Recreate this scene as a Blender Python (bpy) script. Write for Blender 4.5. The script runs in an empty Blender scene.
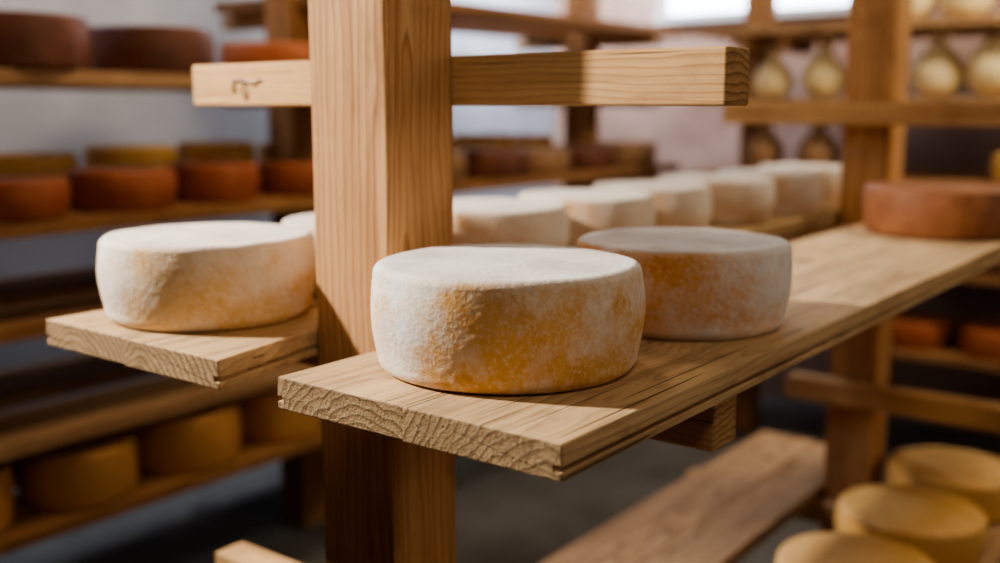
import bpy, bmesh, math, random
from mathutils import Vector, noise, Matrix

random.seed(7)
ZC = 1.40
scene = bpy.context.scene
col = scene.collection

# ------------------------------------------------------------------ node helpers
class NT:
    def __init__(s, name):
        s.mat = bpy.data.materials.new(name); s.mat.use_nodes = True
        s.t = s.mat.node_tree; s.n = s.t.nodes; s.l = s.t.links
        s.bsdf = s.n['Principled BSDF']
    def node(s, typ, **kw):
        n = s.n.new(typ)
        for k, v in kw.items(): setattr(n, k, v)
        return n
    def put(s, sock, v):
        if hasattr(v, 'is_output') or isinstance(v, bpy.types.NodeSocket): s.l.new(v, sock)
        else: sock.default_value = v
    def math(s, op, a, b=0.0, c=0.0, clamp=False):
        n = s.node('ShaderNodeMath', operation=op); n.use_clamp = clamp
        s.put(n.inputs[0], a); s.put(n.inputs[1], b); s.put(n.inputs[2], c)
        return n.outputs[0]
    def vmath(s, op, a, b=(0,0,0)):
        n = s.node('ShaderNodeVectorMath', operation=op)
        s.put(n.inputs[0], a); s.put(n.inputs[1], b)
        return n.outputs['Value'] if op in ('DOT_PRODUCT','LENGTH') else n.outputs[0]
    def noise(s, vec, scale, detail=3, rough=.5, out=0):
        n = s.node('ShaderNodeTexNoise'); s.put(n.inputs['Vector'], vec)
        n.inputs['Scale'].default_value = scale; n.inputs['Detail'].default_value = detail
        n.inputs['Roughness'].default_value = rough
        return n.outputs[out]
    def voro(s, vec, scale, out='Distance'):
        n = s.node('ShaderNodeTexVoronoi'); s.put(n.inputs['Vector'], vec)
        n.inputs['Scale'].default_value = scale
        return n.outputs[out]
    def ramp(s, fac, stops):
        n = s.node('ShaderNodeValToRGB'); s.put(n.inputs[0], fac)
        cr = n.color_ramp
        while len(cr.elements) < len(stops): cr.elements.new(.5)
        for e, (p, c) in zip(cr.elements, stops):
            e.position = p; e.color = (*c, 1) if len(c) == 3 else c
        return n.outputs[0]
    def mix(s, fac, a, b, mode='MIX'):
        n = s.node('ShaderNodeMix', data_type='RGBA', blend_type=mode)
        s.put(n.inputs[0], fac)
        for i, v in ((6, a), (7, b)):
            if isinstance(v, tuple): v = (*v, 1) if len(v) == 3 else v
            s.put(n.inputs[i], v)
        return n.outputs[2]
    def mapr(s, v, a, b, c=0.0, d=1.0):
        n = s.node('ShaderNodeMapRange'); s.put(n.inputs[0], v)
        for i, x in enumerate((a, b, c, d)): n.inputs[i+1].default_value = x
        return n.outputs[0]
    def bump(s, h, strength, dist, prev=None):
        n = s.node('ShaderNodeBump'); s.put(n.inputs['Height'], h)
        n.inputs['Strength'].default_value = strength; n.inputs['Distance'].default_value = dist
        if prev is not None: s.l.new(prev, n.inputs['Normal'])
        return n.outputs[0]
    def finish(s, color, rough=.6, normal=None, spec=.3):
        s.put(s.bsdf.inputs['Base Color'], color if not isinstance(color, tuple) else (*color, 1))
        s.put(s.bsdf.inputs['Roughness'], rough)
        s.bsdf.inputs['Specular IOR Level'].default_value = spec
        if normal is not None: s.l.new(normal, s.bsdf.inputs['Normal'])
        return s.mat

def wood(name, light, mid, dark, ring=150, knots=True, grime=.35, endc=.62, contrast=1.0):
    m = NT(name)
    tc = m.node('ShaderNodeTexCoord'); oi = m.node('ShaderNodeObjectInfo')
    rnd = oi.outputs['Random']
    off = m.node('ShaderNodeCombineXYZ')
    m.put(off.inputs[0], m.math('MULTIPLY', rnd, 37.0))
    P = m.vmath('ADD', tc.outputs['Object'], off.outputs[0])
    w = m.noise(m.vmath('MULTIPLY', P, (1.0, 5.0, 5.0)), 1.6, 3, .5, 1)
    w = m.vmath('MULTIPLY', m.vmath('SUBTRACT', w, (.5, .5, .5)), (0, .06, .06))
    w2 = m.noise(m.vmath('MULTIPLY', P, (4.0, 22.0, 22.0)), 1.6, 2, .5, 1)
    w2 = m.vmath('MULTIPLY', m.vmath('SUBTRACT', w2, (.5, .5, .5)), (0, .008, .008))
    Q = m.vmath('ADD', m.vmath('ADD', P, w), w2)
    sp = m.node('ShaderNodeSeparateXYZ'); m.l.new(Q, sp.inputs[0])
    y0 = m.math('MULTIPLY', m.math('SUBTRACT', rnd, .5), .14)
    dy = m.math('SUBTRACT', sp.outputs[1], y0)
    dz = m.math('ADD', sp.outputs[2], .075)
    r = m.math('SQRT', m.math('ADD', m.math('MULTIPLY', dy, dy), m.math('MULTIPLY', dz, dz)))
    kd = None
    if knots:
        kd = m.voro(m.vmath('MULTIPLY', P, (.75, 1, 1)), 5.5)
        r = m.math('ADD', r, m.mapr(kd, .08, .34, .022, 0))
    fr = m.math('FRACT', m.math('MULTIPLY', r, ring))
    bl = lambda a, b, t: tuple(x*(1-t)+y*t for x, y in zip(a, b))
    midc = bl(light, mid, contrast); dkc = bl(light, dark, contrast)
    c = m.ramp(fr, [(0, light), (.40, bl(light, midc, .3)), (.74, midc), (.90, dkc), (1, light)])
    fib = m.noise(m.vmath('MULTIPLY', P, (6, 240, 240)), 1.0, 3, .6)
    c = m.mix(m.mapr(fib, .35, .75, 0, .55), c, mid)
    big = m.noise(m.vmath('MULTIPLY', P, (1.5, 9, 9)), 1.3, 3, .6)
    c = m.mix(m.mapr(big, .42, .75, 0, grime), c, tuple(x*.62 for x in dark))
    pale = m.noise(P, 9.0, 4, .6)
    c = m.mix(m.mapr(pale, .5, .8, 0, .35), c, tuple(min(1, x*1.15) for x in light))
    streak = m.noise(m.vmath('MULTIPLY', P, (3, 60, 60)), 1.0, 2, .5)
    c = m.mix(m.mapr(streak, .52, .70, 0, .45), c, dark)
    smut = m.noise(m.vmath('MULTIPLY', P, (6, 16, 16)), 1.6, 6, .72)
    c = m.mix(m.mapr(smut, .52, .70, 0, grime), c, tuple(x*.75 for x in dark))
    # fine seasoning cracks and scuffs along the grain
    ck = m.noise(m.vmath('MULTIPLY', P, (2.2, 150, 150)), 1.0, 1, .4)
    ckm = m.mapr(ck, .69, .715)
    c = m.mix(m.math('MULTIPLY', ckm, .75), c, tuple(x*.25 for x in dark))
    if knots:
        kc = tuple(x*.28 for x in dark)
        c = m.mix(m.mapr(kd, .05, .085, .85, 0), c, kc)
        c = m.mix(m.mapr(kd, .05, .17, .45, 0), c, tuple(x*.8 for x in dark))
    sn = m.node('ShaderNodeSeparateXYZ'); m.l.new(tc.outputs['Normal'], sn.inputs[0])
    e = m.mapr(m.math('ABSOLUTE', sn.outputs[0]), .6, .9)
    ec = m.ramp(fr, [(0, tuple(x*endc*1.1 for x in light)), (.5, tuple(x*endc*1.2 for x in mid)), (.88, tuple(x*endc*.85 for x in dark)), (1, tuple(x*endc*1.1 for x in light))])
    spk = m.noise(P, 300, 3, .7)
    ec = m.mix(m.mapr(spk, .45, .75, 0, .6), ec, tuple(x*.45 for x in dark))
    spk2 = m.noise(P, 28, 5, .7)
    ec = m.mix(m.mapr(spk2, .48, .72, 0, .55), ec, tuple(x*.6 for x in dark))
    c = m.mix(m.math('MULTIPLY', e, .85), c, ec)
    nrm = m.bump(fr, .12, .0012)
    nrm = m.bump(fib, .5, .0012, nrm)
    nrm = m.bump(m.math('SUBTRACT', 0.0, ckm), .7, .0015, nrm)
    nrm = m.bump(m.math('MULTIPLY', spk, e), .8, .0015, nrm)
    return m.finish(c, .68, nrm, .22)

def rind(name, d, bias, white=(.80,.76,.70), ochre=(.70,.42,.17), deep=(.56,.25,.07), amount=1.0, grey=(.62,.59,.60), topc=None):
    m = NT(name)
    tc = m.node('ShaderNodeTexCoord'); P = tc.outputs['Object']
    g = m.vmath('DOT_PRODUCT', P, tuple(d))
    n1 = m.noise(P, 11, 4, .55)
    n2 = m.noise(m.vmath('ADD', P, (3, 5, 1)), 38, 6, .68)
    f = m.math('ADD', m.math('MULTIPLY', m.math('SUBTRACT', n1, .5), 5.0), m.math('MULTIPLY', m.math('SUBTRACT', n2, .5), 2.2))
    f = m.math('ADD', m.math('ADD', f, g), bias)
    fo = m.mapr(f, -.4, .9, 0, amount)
    n4 = m.noise(m.vmath('ADD', P, (1, 8, 3)), 17, 4, .6)
    base = m.mix(m.mapr(n4, .42, .68, 0, .6), white, grey)
    c = m.mix(fo, base, ochre)
    n3 = m.noise(m.vmath('ADD', P, (9, 2, 7)), 26, 6, .7)
    fd = m.math('MULTIPLY', m.mapr(n3, .48, .70), m.mapr(f, .1, 1.0))
    c = m.mix(fd, c, deep)
    # chalky bloom lying over the colour in soft drifts
    bloom = m.noise(m.vmath('ADD', P, (2, 11, 6)), 20, 5, .62)
    c = m.mix(m.mapr(bloom, .50, .68, 0, .62), c, white)
    sp = m.noise(P, 180, 4, .65)
    c = m.mix(m.mapr(sp, .48, .70, 0, .38), c, tuple(min(1, x*1.05) for x in white))
    gs = m.noise(m.vmath('ADD', P, (4, 4, 4)), 130, 4, .65)
    c = m.mix(m.mapr(gs, .54, .72, 0, .26), c, tuple(x*.66 for x in ochre))
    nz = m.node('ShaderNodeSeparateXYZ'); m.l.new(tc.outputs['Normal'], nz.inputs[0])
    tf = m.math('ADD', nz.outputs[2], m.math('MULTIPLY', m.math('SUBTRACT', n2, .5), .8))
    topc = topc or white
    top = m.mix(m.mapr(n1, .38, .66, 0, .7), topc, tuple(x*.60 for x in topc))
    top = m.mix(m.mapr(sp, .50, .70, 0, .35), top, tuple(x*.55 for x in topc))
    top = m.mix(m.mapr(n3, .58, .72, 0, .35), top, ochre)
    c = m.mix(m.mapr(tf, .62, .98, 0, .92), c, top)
    v = m.voro(P, 240)
    fine = m.noise(P, 420, 4, .65)
    nrm = m.bump(n2, .3, .003)
    nrm = m.bump(v, .22, .0012, nrm)
    nrm = m.bump(sp, .35, .0012, nrm)
    nrm = m.bump(fine, .4, .0010, nrm)
    return m.finish(c, .88, nrm, .12)

def wax(name, c1, c2, rough=.42, sc=12):
    m = NT(name)
    tc = m.node('ShaderNodeTexCoord'); oi = m.node('ShaderNodeObjectInfo')
    P = m.vmath('ADD', tc.outputs['Object'], oi.outputs['Location'])
    n = m.noise(P, sc, 5, .6)
    c = m.mix(m.mapr(n, .35, .68), c1, c2)
    c = m.mix(m.math('MULTIPLY', oi.outputs['Random'], .35), c, tuple(x*.5 for x in c1))
    return m.finish(c, rough, m.bump(m.noise(P, 60, 4), .3, .003), .35)

def plaster(name, c1, c2, sc=2.5, rough=.85, bump=.3):
    m = NT(name)
    tc = m.node('ShaderNodeTexCoord'); P = tc.outputs['Object']
    c = m.mix(m.mapr(m.noise(P, sc, 6, .6), .35, .68), c1, c2)
    return m.finish(c, rough, m.bump(m.noise(P, 40, 5), bump, .004), .2)

def plain(name, c, rough=.5, metal=0, emit=None, es=0):
    m = NT(name)
    P = m.node('ShaderNodeTexCoord').outputs['Object']
    cc = m.mix(m.mapr(m.noise(P, 30, 3), .3, .7, 0, .35), c, tuple(x*.7 for x in c))
    m.bsdf.inputs['Metallic'].default_value = metal
    if emit:
        m.bsdf.inputs['Emission Color'].default_value = (*emit, 1); m.bsdf.inputs['Emission Strength'].default_value = es
    return m.finish(cc, rough)

W_POST = wood('pine_post', (.64,.38,.18), (.50,.26,.11), (.28,.115,.04), 100, contrast=.9, grime=.38)
W_BOARD = wood('pine_board', (.64,.455,.25), (.51,.335,.17), (.27,.155,.075), 120, grime=.55, contrast=.6, endc=.62)
W_RAIL = wood('pine_rail', (.66,.42,.20), (.54,.31,.13), (.34,.15,.055), 120, grime=.34, contrast=.7, endc=.7)
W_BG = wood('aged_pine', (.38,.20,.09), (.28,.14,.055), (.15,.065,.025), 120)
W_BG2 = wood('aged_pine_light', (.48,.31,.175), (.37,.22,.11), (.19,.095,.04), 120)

# ------------------------------------------------------------------ mesh helpers
def obj(name, me, parent=None, mat=None):
    o = bpy.data.objects.new(name, me); col.objects.link(o)
    if mat: me.materials.append(mat)
    if parent: o.parent = parent
    return o

def empty(name, loc):
    e = bpy.data.objects.new(name, None); col.objects.link(e); e.location = loc
    e.empty_display_size = .1
    return e

AX = {'X': Matrix.Identity(3), 'Y': Matrix(((0,-1,0),(1,0,0),(0,0,1))), 'Z': Matrix(((0,0,-1),(0,1,0),(1,0,0)))}
def beam(name, lo, hi, axis, mat, parent, bev=.0025, wob=0.0):
    """box from lo to hi (world); local X runs along its length so the grain follows it"""
    lo, hi = Vector(lo), Vector(hi); c = (lo+hi)/2; s = hi-lo
    R = AX[axis]; ls = R.transposed() @ s; ls = Vector([abs(v) for v in ls])
    bm = bmesh.new(); bmesh.ops.create_cube(bm, size=1)
    for v in bm.verts: v.co = Vector([a*b for a, b in zip(v.co, ls)])
    if wob:
        es = [e for e in bm.edges if abs(e.verts[0].co.x-e.verts[1].co.x) > ls.x*.5]
        bmesh.ops.subdivide_edges(bm, edges=es, cuts=40, use_grid_fill=True)
        for v in bm.verts:
            n = noise.noise_vector(Vector((v.co.x*6+c.x*9, v.co.y*3+c.y*5, v.co.z*3)))
            v.co += Vector((0 if abs(abs(v.co.x)-ls.x/2) < 1e-5 else 0, n.y*wob, n.z*wob))
    me = bpy.data.meshes.new(name); bm.to_mesh(me); bm.free()
    o = obj(name, me, parent, mat)
    pl = parent.location if parent else Vector()
    o.location = c - pl; o.rotation_euler = R.to_euler()
    b = o.modifiers.new('b', 'BEVEL'); b.width = bev; b.segments = 3; b.limit_method = 'ANGLE'; b.angle_limit = math.radians(40)
    return o

def grooved(name, x0, x1, y0, y1, z0, z1, mat, parent, side=1, edge=None):
    """board along Y with a groove in its outer edge; edge(y) optionally tapers that edge"""
    w = (x1-x0)/2; t = (z1-z0)/2; g = .007
    prof = [(-w, -t), (w, -t), (w, -t*.50), (w-g, -t*.50), (w-g, -t*.22), (w, -t*.22), (w, t), (-w, t)]
    if side < 0: prof = [(-a, b) for a, b in reversed(prof)]
    L = y1-y0; N = 60
    Rt = AX['Y'].transposed()
    bm = bmesh.new(); rows = []
    for i in range(N+1):
        y = -L/2 + L*i/N; row = []
        for a, b in prof:
            n = noise.noise_vector(Vector((y*5+x0*7, a*8, b*8)))
            end = (.0015*noise.noise(Vector((a*60, b*90, i)))) if i in (0, N) else 0
            da = (edge(y+(y0+y1)/2)-x1) if (edge and a > 0) else 0
            row.append(bm.verts.new(Rt @ Vector((a+da+n.x*.0010, y+end, b+n.z*.0006))))
        rows.append(row)
    k = len(prof)
    for i in range(N):
        for j in range(k):
            bm.faces.new((rows[i][j], rows[i][(j+1) % k], rows[i+1][(j+1) % k], rows[i+1][j]))
    bm.faces.new(rows[0]); bm.faces.new(list(reversed(rows[-1])))
    bmesh.ops.recalc_face_normals(bm, faces=bm.faces)
    me = bpy.data.meshes.new(name); bm.to_mesh(me); bm.free()
    o = obj(name, me, parent, mat)
    o.location = Vector(((x0+x1)/2, (y0+y1)/2, (z0+z1)/2)) - parent.location
    o.rotation_euler = AX['Y'].to_euler()
    b = o.modifiers.new('b', 'BEVEL'); b.width = .0016; b.segments = 2; b.limit_method = 'ANGLE'; b.angle_limit = math.radians(50)
    return o

def lathe(name, prof, seg, mat, loc, wob=.0, fine=.0, seed=0, parent=None):
    bm = bmesh.new(); rings = []
    for (r, z) in prof:
        if r < 1e-6:
            rings.append([bm.verts.new((0, 0, z))]); continue
        ring = []
        for i in range(seg):
            a = 2*math.pi*i/seg
            p = Vector((r*math.cos(a), r*math.sin(a), z))
            if wob:
                n = noise.noise(Vector((p.x*9+seed*3.1, p.y*9, p.z*9+seed)))
                n2 = noise.noise(Vector((p.x*28+seed, p.y*28, p.z*28)))
                k = 1+(n*wob+n2*wob*.35)/max(r, .03)
                hz = min(1, z/.03)
                p = Vector((p.x*k, p.y*k, z+hz*(n2*wob*.3+n*wob*.35)))
            if fine:
                q = noise.noise(p*170+Vector((seed, 0, 0)))+.6*noise.noise(p*330)
                d = Vector((math.cos(a), math.sin(a), 0))
                if z > prof[-1][1]-.004: d = Vector((0, 0, 1))
                if z > .004: p += d*q*fine
            ring.append(bm.verts.new(p))
        rings.append(ring)
    for A, B in zip(rings, rings[1:]):
        if len(A) == 1 and len(B) > 1:
            for i in range(seg): bm.faces.new((A[0], B[(i+1) % seg], B[i]))
        elif len(B) == 1 and len(A) > 1:
            for i in range(seg): bm.faces.new((B[0], A[i], A[(i+1) % seg]))
        else:
            for i in range(seg): bm.faces.new((A[i], A[(i+1) % seg], B[(i+1) % seg], B[i]))
    bmesh.ops.recalc_face_normals(bm, faces=bm.faces)
    for f in bm.faces: f.smooth = True
    me = bpy.data.meshes.new(name); bm.to_mesh(me); bm.free()
    o = obj(name, me, parent, mat); o.location = loc
    return o

def wheel_profile(R, H, ft=.010, fb=.016, bulge=.0045, n=7, side=16, capn=10):
    P = []
    Rb, Rt = R-bulge*1.6, R-bulge
    for i in range(capn): P.append(((Rb-fb)*i/capn, 0))
    for i in range(n+1):
        a = math.pi/2*i/n
        P.append((Rb-fb+fb*math.sin(a), fb-fb*math.cos(a)))
    for i in range(1, side):
        t = i/side
        P.append((Rb+(Rt-Rb)*t+bulge*math.sin(math.pi*t), fb+(H-fb-ft)*t))
    for i in range(n+1):
        a = math.pi/2*i/n
        P.append((Rt-ft+ft*math.cos(a), H-ft+ft*math.sin(a)))
    for i in range(1, capn+1): P.append(((Rt-ft)*(1-i/capn), H))
    P[-1] = (0, H)
    return P

def wheel(name, x, y, z, R, H, mat, hero=False, seed=0, rot=0, **k):
    if hero:
        return lathe(name, wheel_profile(R, H, n=10, side=46, capn=44, **k), 360, mat, (x, y, z), .0026, .00028, seed)
    return lathe(name, wheel_profile(R, H, n=5, side=6, capn=3, **k), 56, mat, (x, y, z), .0035, 0, seed)

# ------------------------------------------------------------------ room shell
M_WL = plaster('plaster_cool', (.44,.47,.53), (.56,.59,.66))
M_WB = plaster('plaster_warm', (.28,.17,.13), (.42,.28,.22), 3)
M_CEIL = plaster('ceiling_plaster', (.20,.18,.16), (.26,.24,.22))
M_FLOOR = plaster('concrete_floor', (.10,.095,.09), (.17,.165,.16), 3, .6)
def slab(name, lo, hi, mat):
    lo, hi = Vector(lo), Vector(hi); bm = bmesh.new(); bmesh.ops.create_cube(bm, size=1)
    for v in bm.verts: v.co = Vector([a*b for a, b in zip(v.co, hi-lo)])
    me = bpy.data.meshes.new(name); bm.to_mesh(me); bm.free()
    o = obj(name, me, None, mat); o.location = (lo+hi)/2; return o
XL, XR, YF, YB, HC = -3.25, 2.0, -1.6, 4.75, 2.75
slab('floor', (XL-.1, YF-.1, -.1), (XR+.1, YB+.1, 0), M_FLOOR)
slab('ceiling', (XL-.1, YF-.1, HC), (XR+.1, YB+.1, HC+.1), M_CEIL)
slab('wall_left', (XL-.1, YF-.1, 0), (XL, YB+.1, HC), M_WL)
slab('wall_right', (XR, YF-.1, 0), (XR+.1, YB+.1, HC), M_WB)
slab('wall_back', (XL, YB, 0), (XR, YB+.1, HC), M_WB)
slab('wall_front', (XL, YF-.1, 0), (XR, YF, HC), M_WB)
M_FR = plain('painted_frame', (.6,.58,.55), .5)
M_GL = plain('daylit_glass', (.7,.8,.95), .3, emit=(.84,.90,1.0), es=7.0)
win = empty('window_1', (-2.1, YB-.03, 2.1))
beam('sill', (-2.62, YB-.06, 1.80), (-1.55, YB, 1.84), 'X', M_FR, win)
beam('head', (-2.6, YB-.05, 2.36), (-1.57, YB, 2.40), 'X', M_FR, win)
for i, x in enumerate((-2.6, -2.1, -1.61)): beam('mullion_%d' % i, (x, YB-.05, 1.84), (x+.04, YB, 2.36), 'Z', M_FR, win)
beam('pane', (-2.57, YB-.02, 1.84), (-1.6, YB-.005, 2.36), 'X', M_GL, win, .001)
rim_panel = empty('rim_light_panel', (XR-.03, 2.6, 1.8))  # window-shaped glowing panel, out of view, added for back-right rim light
beam('sill', (XR-.06, 1.9, 1.21), (XR, 3.3, 1.25), 'Y', M_FR, rim_panel)
beam('head', (XR-.05, 1.9, 2.35), (XR, 3.3, 2.39), 'Y', M_FR, rim_panel)
for i, y in enumerate((1.92, 2.58, 3.24)): beam('mullion_%d' % i, (XR-.05, y, 1.25), (XR, y+.04, 2.35), 'Z', M_FR, rim_panel)
M_RIM = plain('rim_light_glow', (.9,.85,.75), .3, emit=(1.0,.84,.64), es=3.8)  # warm emission of the added rim-light panel
beam('pane', (XR-.02, 1.94, 1.25), (XR-.005, 3.26, 2.35), 'Y', M_RIM, rim_panel, .001)

# ------------------------------------------------------------------ front rack
rack = empty('wooden_cheese_rack', (-.85, 1.75, 0))
ST = ZC-.26          # main shelf top
def frame(tag, yc, rails, near):
    beam('post_'+tag, (-.908, yc-.0565, 0), (-.790, yc+.0565, 2.55), 'Z', W_POST, rack, .004, .0015)
    for i, (z0, z1, xa) in enumerate(rails):
        if near: a, b = yc-.0565-.054, yc-.0565
        else: a, b = yc+.0565, yc+.0565+.054
        beam('rail_%s_%d' % (tag, i), (xa, a, z0), (-.449, b, z1), 'X', W_RAIL, rack, .003, .0008)
XA = -1.275
frame('a', .8915, [(ZC, ZC+.057, XA), (1.93, 1.987, XA), (ST-.089, ST-.032, XA), (.665, .722, XA), (.345, .400, XA)], False)
frame('b', 2.63, [(ZC-.045, ZC+.010, -1.20), (1.93, 1.987, XA), (ST-.089, ST-.032, XA), (.665, .722, -1.0), (.345, .400, XA)], True)
YE = 2.92
grooved('board_right_1', -.774, -.6080, .658, YE, ST-.032, ST, W_BOARD, rack, side=-1)
grooved('board_right_2', -.6078, -.438, .655, YE, ST-.032, ST, W_BOARD, rack)
def taper(y):
    if y < .836: return -.874-(y-.664)/(.836-.664)*.037
    return -.912
grooved('board_left_1', -1.216, -1.046, .670, YE, ST-.032, ST, W_BOARD, rack, side=-1)
grooved('board_left_2', -1.0455, -.874, .666, YE, ST-.032, ST, W_BOARD, rack, edge=taper)
grooved('plank_bottom_1', -.780, -.610, .70, YE, .400, .430, W_BG2, rack)
grooved('plank_bottom_2', -.607, -.440, .70, YE, .400, .430, W_BG2, rack)
grooved('plank_bottom_3', -1.222, -1.052, .70, YE, .400, .430, W_BG2, rack)
grooved('plank_bottom_4', -1.048, -.912, .70, YE, .400, .430, W_BG2, rack)
M_NAIL = plain('rusty_steel', (.22,.17,.13), .45, .8)
cu = bpy.data.curves.new('staple', 'CURVE'); cu.dimensions = '3D'; cu.bevel_depth = .0014; cu.bevel_resolution = 3
for pts in ([(-.030,0,.012),(-.006,-.004,.013),(.012,-.005,.010),(.030,0,.013)], [(-.004,0,.012),(-.005,-.005,0),(-.002,0,-.014)], [(-.026,0,.012),(-.028,-.003,.002),(-.027,0,-.004)]):
    s = cu.splines.new('POLY'); s.points.add(len(pts)-1)
    for p, q in zip(s.points, pts): p.co = (*q, 1)
o = bpy.data.objects.new('staple', cu); col.objects.link(o); cu.materials.append(M_NAIL); o.parent = rack
o.location = Vector((-1.155, .9475, ZC+.022)) - rack.location

# ------------------------------------------------------------------ hero cheeses
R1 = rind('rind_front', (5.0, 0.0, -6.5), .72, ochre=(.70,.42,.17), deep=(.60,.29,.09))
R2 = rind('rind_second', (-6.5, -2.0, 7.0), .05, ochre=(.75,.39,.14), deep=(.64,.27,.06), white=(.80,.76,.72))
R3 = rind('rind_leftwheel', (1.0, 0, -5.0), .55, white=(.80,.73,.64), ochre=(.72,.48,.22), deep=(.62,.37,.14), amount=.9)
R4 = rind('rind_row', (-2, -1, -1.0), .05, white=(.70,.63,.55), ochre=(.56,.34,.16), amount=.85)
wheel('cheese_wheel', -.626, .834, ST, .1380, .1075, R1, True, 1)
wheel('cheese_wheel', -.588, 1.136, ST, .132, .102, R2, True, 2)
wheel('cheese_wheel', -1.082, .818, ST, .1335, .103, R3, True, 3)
for i in range(7):
    wheel('cheese_wheel', -1.065+.01*((i*7) % 3-1), 1.09+.28*i, ST, .130+.003*((i*5) % 3-1), .104+.004*((i*3) % 3-1), R4, False, i+10)

M_RED = wax('wax_orange_red', (.30,.08,.03), (.40,.13,.05), .5)
M_DRED = wax('wax_dark_red', (.11,.042,.026), (.19,.072,.04), .5)
M_BRN = wax('rind_brown_orange', (.23,.08,.03), (.36,.15,.06), .6, 22)
M_YEL = wax('wax_yellow', (.60,.33,.10), (.68,.42,.16), .5)
M_CRM = wax('rind_cream', (.76,.50,.19), (.68,.38,.10), .6)
M_TAN = wax('rind_tan', (.44,.215,.075), (.52,.28,.10), .5)
M_GRD = wax('caciocavallo_skin', (.84,.70,.42), (.72,.56,.26), .4, 10)
M_GRD2 = wax('smoked_skin', (.34,.20,.11), (.26,.14,.07), .4, 10)
wheel('brown_cheese_wheel', -.585, 2.27, ST, .155, .098, M_BRN, False, 31)
for i, y in enumerate((1.25, 1.60, 1.95, 2.30, 2.65)):
    wheel('yellow_cheese_wheel', -.612, y, .430, .158, .096, M_YEL, False, 40+i)

# ------------------------------------------------------------------ left rack (parallel, along the wall)
lr = empty('wooden_cheese_rack', (-2.6, 2.4, 0))
LV = [1.74, 1.48, ST, .907, .64, .42]
for k, yc in enumerate((.62, 2.32, 4.02)):
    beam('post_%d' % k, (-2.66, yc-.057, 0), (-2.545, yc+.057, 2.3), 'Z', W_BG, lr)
    for i, z in enumerate(LV):
        t = .034
        if k == 0 and i == 0: continue
        beam('rail_%d_%d' % (k, i), (-3.02, yc+.057, z-t-.05), (-2.26, yc+.107, z-t), 'X', W_BG2, lr)
for i, z in enumerate(LV):
    y0 = .35 if i else 2.3
    m = W_BG2 if i in (1, 4) else W_BG
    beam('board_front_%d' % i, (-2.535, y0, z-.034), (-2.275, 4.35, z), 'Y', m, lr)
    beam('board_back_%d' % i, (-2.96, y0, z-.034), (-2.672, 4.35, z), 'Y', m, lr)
def row(name, x, ys, z, R, H, mats):
    for i, y in enumerate(ys):
        r = R*(1+.04*math.sin(i*2.3+z)); h = H*(1+.06*math.cos(i*1.7))
        wheel(name, x+.012*math.sin(i*4.1), y, z, r, h, mats[i % len(mats)], False, i+z*7)
row('red_cheese_wheel', -2.41, [.63, .94, 1.26, 1.56, 1.85, 2.15, 2.45, 2.77, 3.10, 3.42, 3.74, 4.07], ST, .134, .098, [M_RED, M_RED, M_RED, M_RED, M_RED, M_RED, M_DRED, M_GRD2, M_DRED, M_GRD2, M_DRED, M_GRD2])
row('cream_cheese_wheel', -2.815, [.70, 1.08, 1.53, 1.86, 2.18, 2.5, 2.85, 3.2, 3.55, 3.9], ST, .13, .137, [M_CRM, M_YEL, M_CRM])
row('dark_cheese_wheel', -2.42, [1.30, 1.680], 1.48, .168, .118, [M_DRED, M_DRED])
row('dark_cheese_wheel', -2.42, [2.09, 2.44, 2.82], 1.48, .15, .09, [M_RED, M_DRED])
row('yellow_cheese_wheel', -2.82, [1.2, 1.58, 1.95, 2.45], 1.48, .14, .10, [M_YEL, M_CRM])
row('dark_cheese_wheel', -2.41, [.73, 1.06, 1.9, 2.2], .907, .145, .095, [M_DRED, M_DRED])
row('tan_cheese_wheel', -2.425, [.73, 1.06, 1.39, 1.72, 2.05, 2.4, 2.75], .42, .152, .15, [M_TAN])

# ------------------------------------------------------------------ end rack (across the back wall)
er = empty('wooden_cheese_rack', (-.6, 4.1, 0))
EL = [ZC+.30, ZC+.03, ZC-.26, ZC-.58, ZC-.88]
for k, x in enumerate((-1.90, -.62, .70)):
    beam('post_%d' % k, (x, 4.16, 0), (x+.1, 4.26, 2.2), 'Z', W_BG, er)
    for i, z in enumerate(EL):
        beam('rail_%d_%d' % (k, i), (x+.1, 3.85, z-.075), (x+.15, 4.55, z-.03), 'Y', W_BG, er)
for i, z in enumerate(EL):
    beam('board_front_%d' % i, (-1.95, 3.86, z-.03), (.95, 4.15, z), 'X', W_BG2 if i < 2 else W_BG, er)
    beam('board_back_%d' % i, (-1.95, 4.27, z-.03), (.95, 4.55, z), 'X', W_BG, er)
M_CORD = plain('jute_cord', (.5,.4,.25), .9)
def gourd(x, y, z, s, mat, seed):
    e = empty('gourd_cheese', (x, y, z))
    P = [(0,0),(.035,.001),(.06,.012),(.078,.04),(.084,.072),(.078,.105),(.060,.135),(.040,.158),(.026,.172),(.020,.182),(.026,.192),(.034,.203),(.034,.214),(.024,.226),(0,.231)]
    Q = []
    for a, b in zip(P, P[1:]):
        Q += [a, ((a[0]+b[0])/2, (a[1]+b[1])/2)]
    Q.append(P[-1])
    lathe('body', [(r*s, h*s) for r, h in Q], 40, mat, (0, 0, 0), .002, 0, seed, e)
    c = bpy.data.curves.new('cord', 'CURVE'); c.dimensions = '3D'; c.bevel_depth = .0025
    sp = c.splines.new('POLY'); sp.points.add(24)
    for i, p in enumerate(sp.points):
        a = i/24*4*math.pi; p.co = (.022*s*math.cos(a), .022*s*math.sin(a), (.180+.004*i/24)*s, 1)
    c.materials.append(M_CORD); o = bpy.data.objects.new('cord', c); col.objects.link(o); o.parent = e
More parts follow.
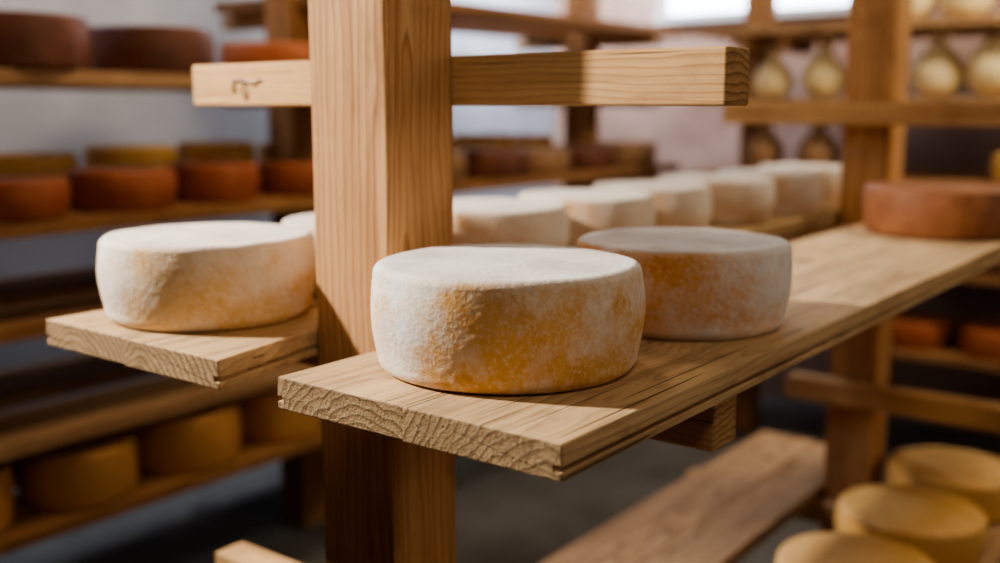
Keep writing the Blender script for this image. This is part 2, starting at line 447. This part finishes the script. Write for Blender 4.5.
for i, (x, s) in enumerate(((-1.70,.88),(-1.50,1.0),(-1.27,.95),(-1.08,1.08),(-.88,1.25),(-.68,1.1),(-.45,1.1),(-.2,1.1))):
    gourd(x, 4.02, ZC+.03, s, M_GRD, i)
for i, x in enumerate((-1.2, -1.0, -.78, -.55)):
    gourd(x, 4.02, ZC+.30, 1.1, M_GRD, i+20)
for i, x in enumerate((-1.72, -1.5, -1.3)):
    gourd(x, 4.0, ZC-.26, .95, M_GRD2, i+40)
row2 = [(-.74, M_CRM), (-.40, M_BRN)]
for i, (x, mt) in enumerate(row2): wheel('brown_cheese_wheel', x, 4.0, ZC-.26, .135, .10, mt, False, 60+i)
for i in range(7): wheel('red_cheese_wheel', -1.7+.3*i, 4.0, ZC-.88, .135, .10, M_RED, False, 70+i)
for i in range(7): wheel('dark_cheese_wheel', -1.72+.3*i, 4.0, ZC-.58, .135, .10, M_DRED, False, 80+i)

# ------------------------------------------------------------------ lights
def aim(o, t):
    o.rotation_euler = (Vector(t)-o.location).to_track_quat('-Z', 'Y').to_euler()
def area(name, loc, tgt, size, e, c):
    d = bpy.data.lights.new(name, 'AREA'); d.size = size; d.energy = e; d.color = c
    o = bpy.data.objects.new(name, d); col.objects.link(o); o.location = loc; aim(o, tgt); return o
d = bpy.data.lights.new('spot_lamp', 'SPOT'); d.energy = 560; d.color = (1, .93, .85); d.spot_size = math.radians(46); d.spot_blend = .6; d.shadow_soft_size = .05
o = bpy.data.objects.new('spot_lamp', d); col.objects.link(o); o.location = (-2.45, -.17, 2.50); aim(o, (-.70, 1.0, 1.25))
area('fill_light', (.3, .1, 2.65), (-.7, 1.0, 1.1), .5, 8, (1, .86, .70))  # added warm overhead fill, no fixture modelled
area('fill_light', (-3.0, 4.0, 2.7), (-3.25, 4.2, 1.3), .5, 95, (.78, .87, 1.0))  # added cool wash to brighten the far end of the left wall
area('fill_light', (-3.0, 1.0, 2.7), (-3.2, 1.2, 1.2), .5, 18, (.78, .85, 1.0))  # added cool fill for the nearer left wall
area('fill_light', (-1.7, 1.9, 2.65), (-2.4, 2.0, 1.0), .5, 17, (1, .78, .54))  # added low warm fill over the left rack
area('fill_light', (-.2, 3.3, 2.65), (-.9, 4.0, 1.3), .4, 36, (1, .87, .66))  # added warm fill to brighten the gourd cheeses

w = bpy.data.worlds.new('world'); scene.world = w; w.use_nodes = True
w.node_tree.nodes['Background'].inputs[0].default_value = (.5, .55, .65, 1); w.node_tree.nodes['Background'].inputs[1].default_value = .2
try: scene.view_settings.look = 'AgX - Medium High Contrast'
except Exception as ex: print(ex)

# ------------------------------------------------------------------ camera
cd = bpy.data.cameras.new('camera'); cam = bpy.data.objects.new('camera', cd); col.objects.link(cam)
cd.sensor_width = 36; cd.lens = 37.8; cd.clip_start = .02
cam.location = (0, 0, ZC); cam.rotation_euler = (math.radians(80.5), 0, math.radians(37.3))
cd.dof.use_dof = True; cd.dof.focus_distance = .97; cd.dof.aperture_fstop = 2.2
scene.camera = cam
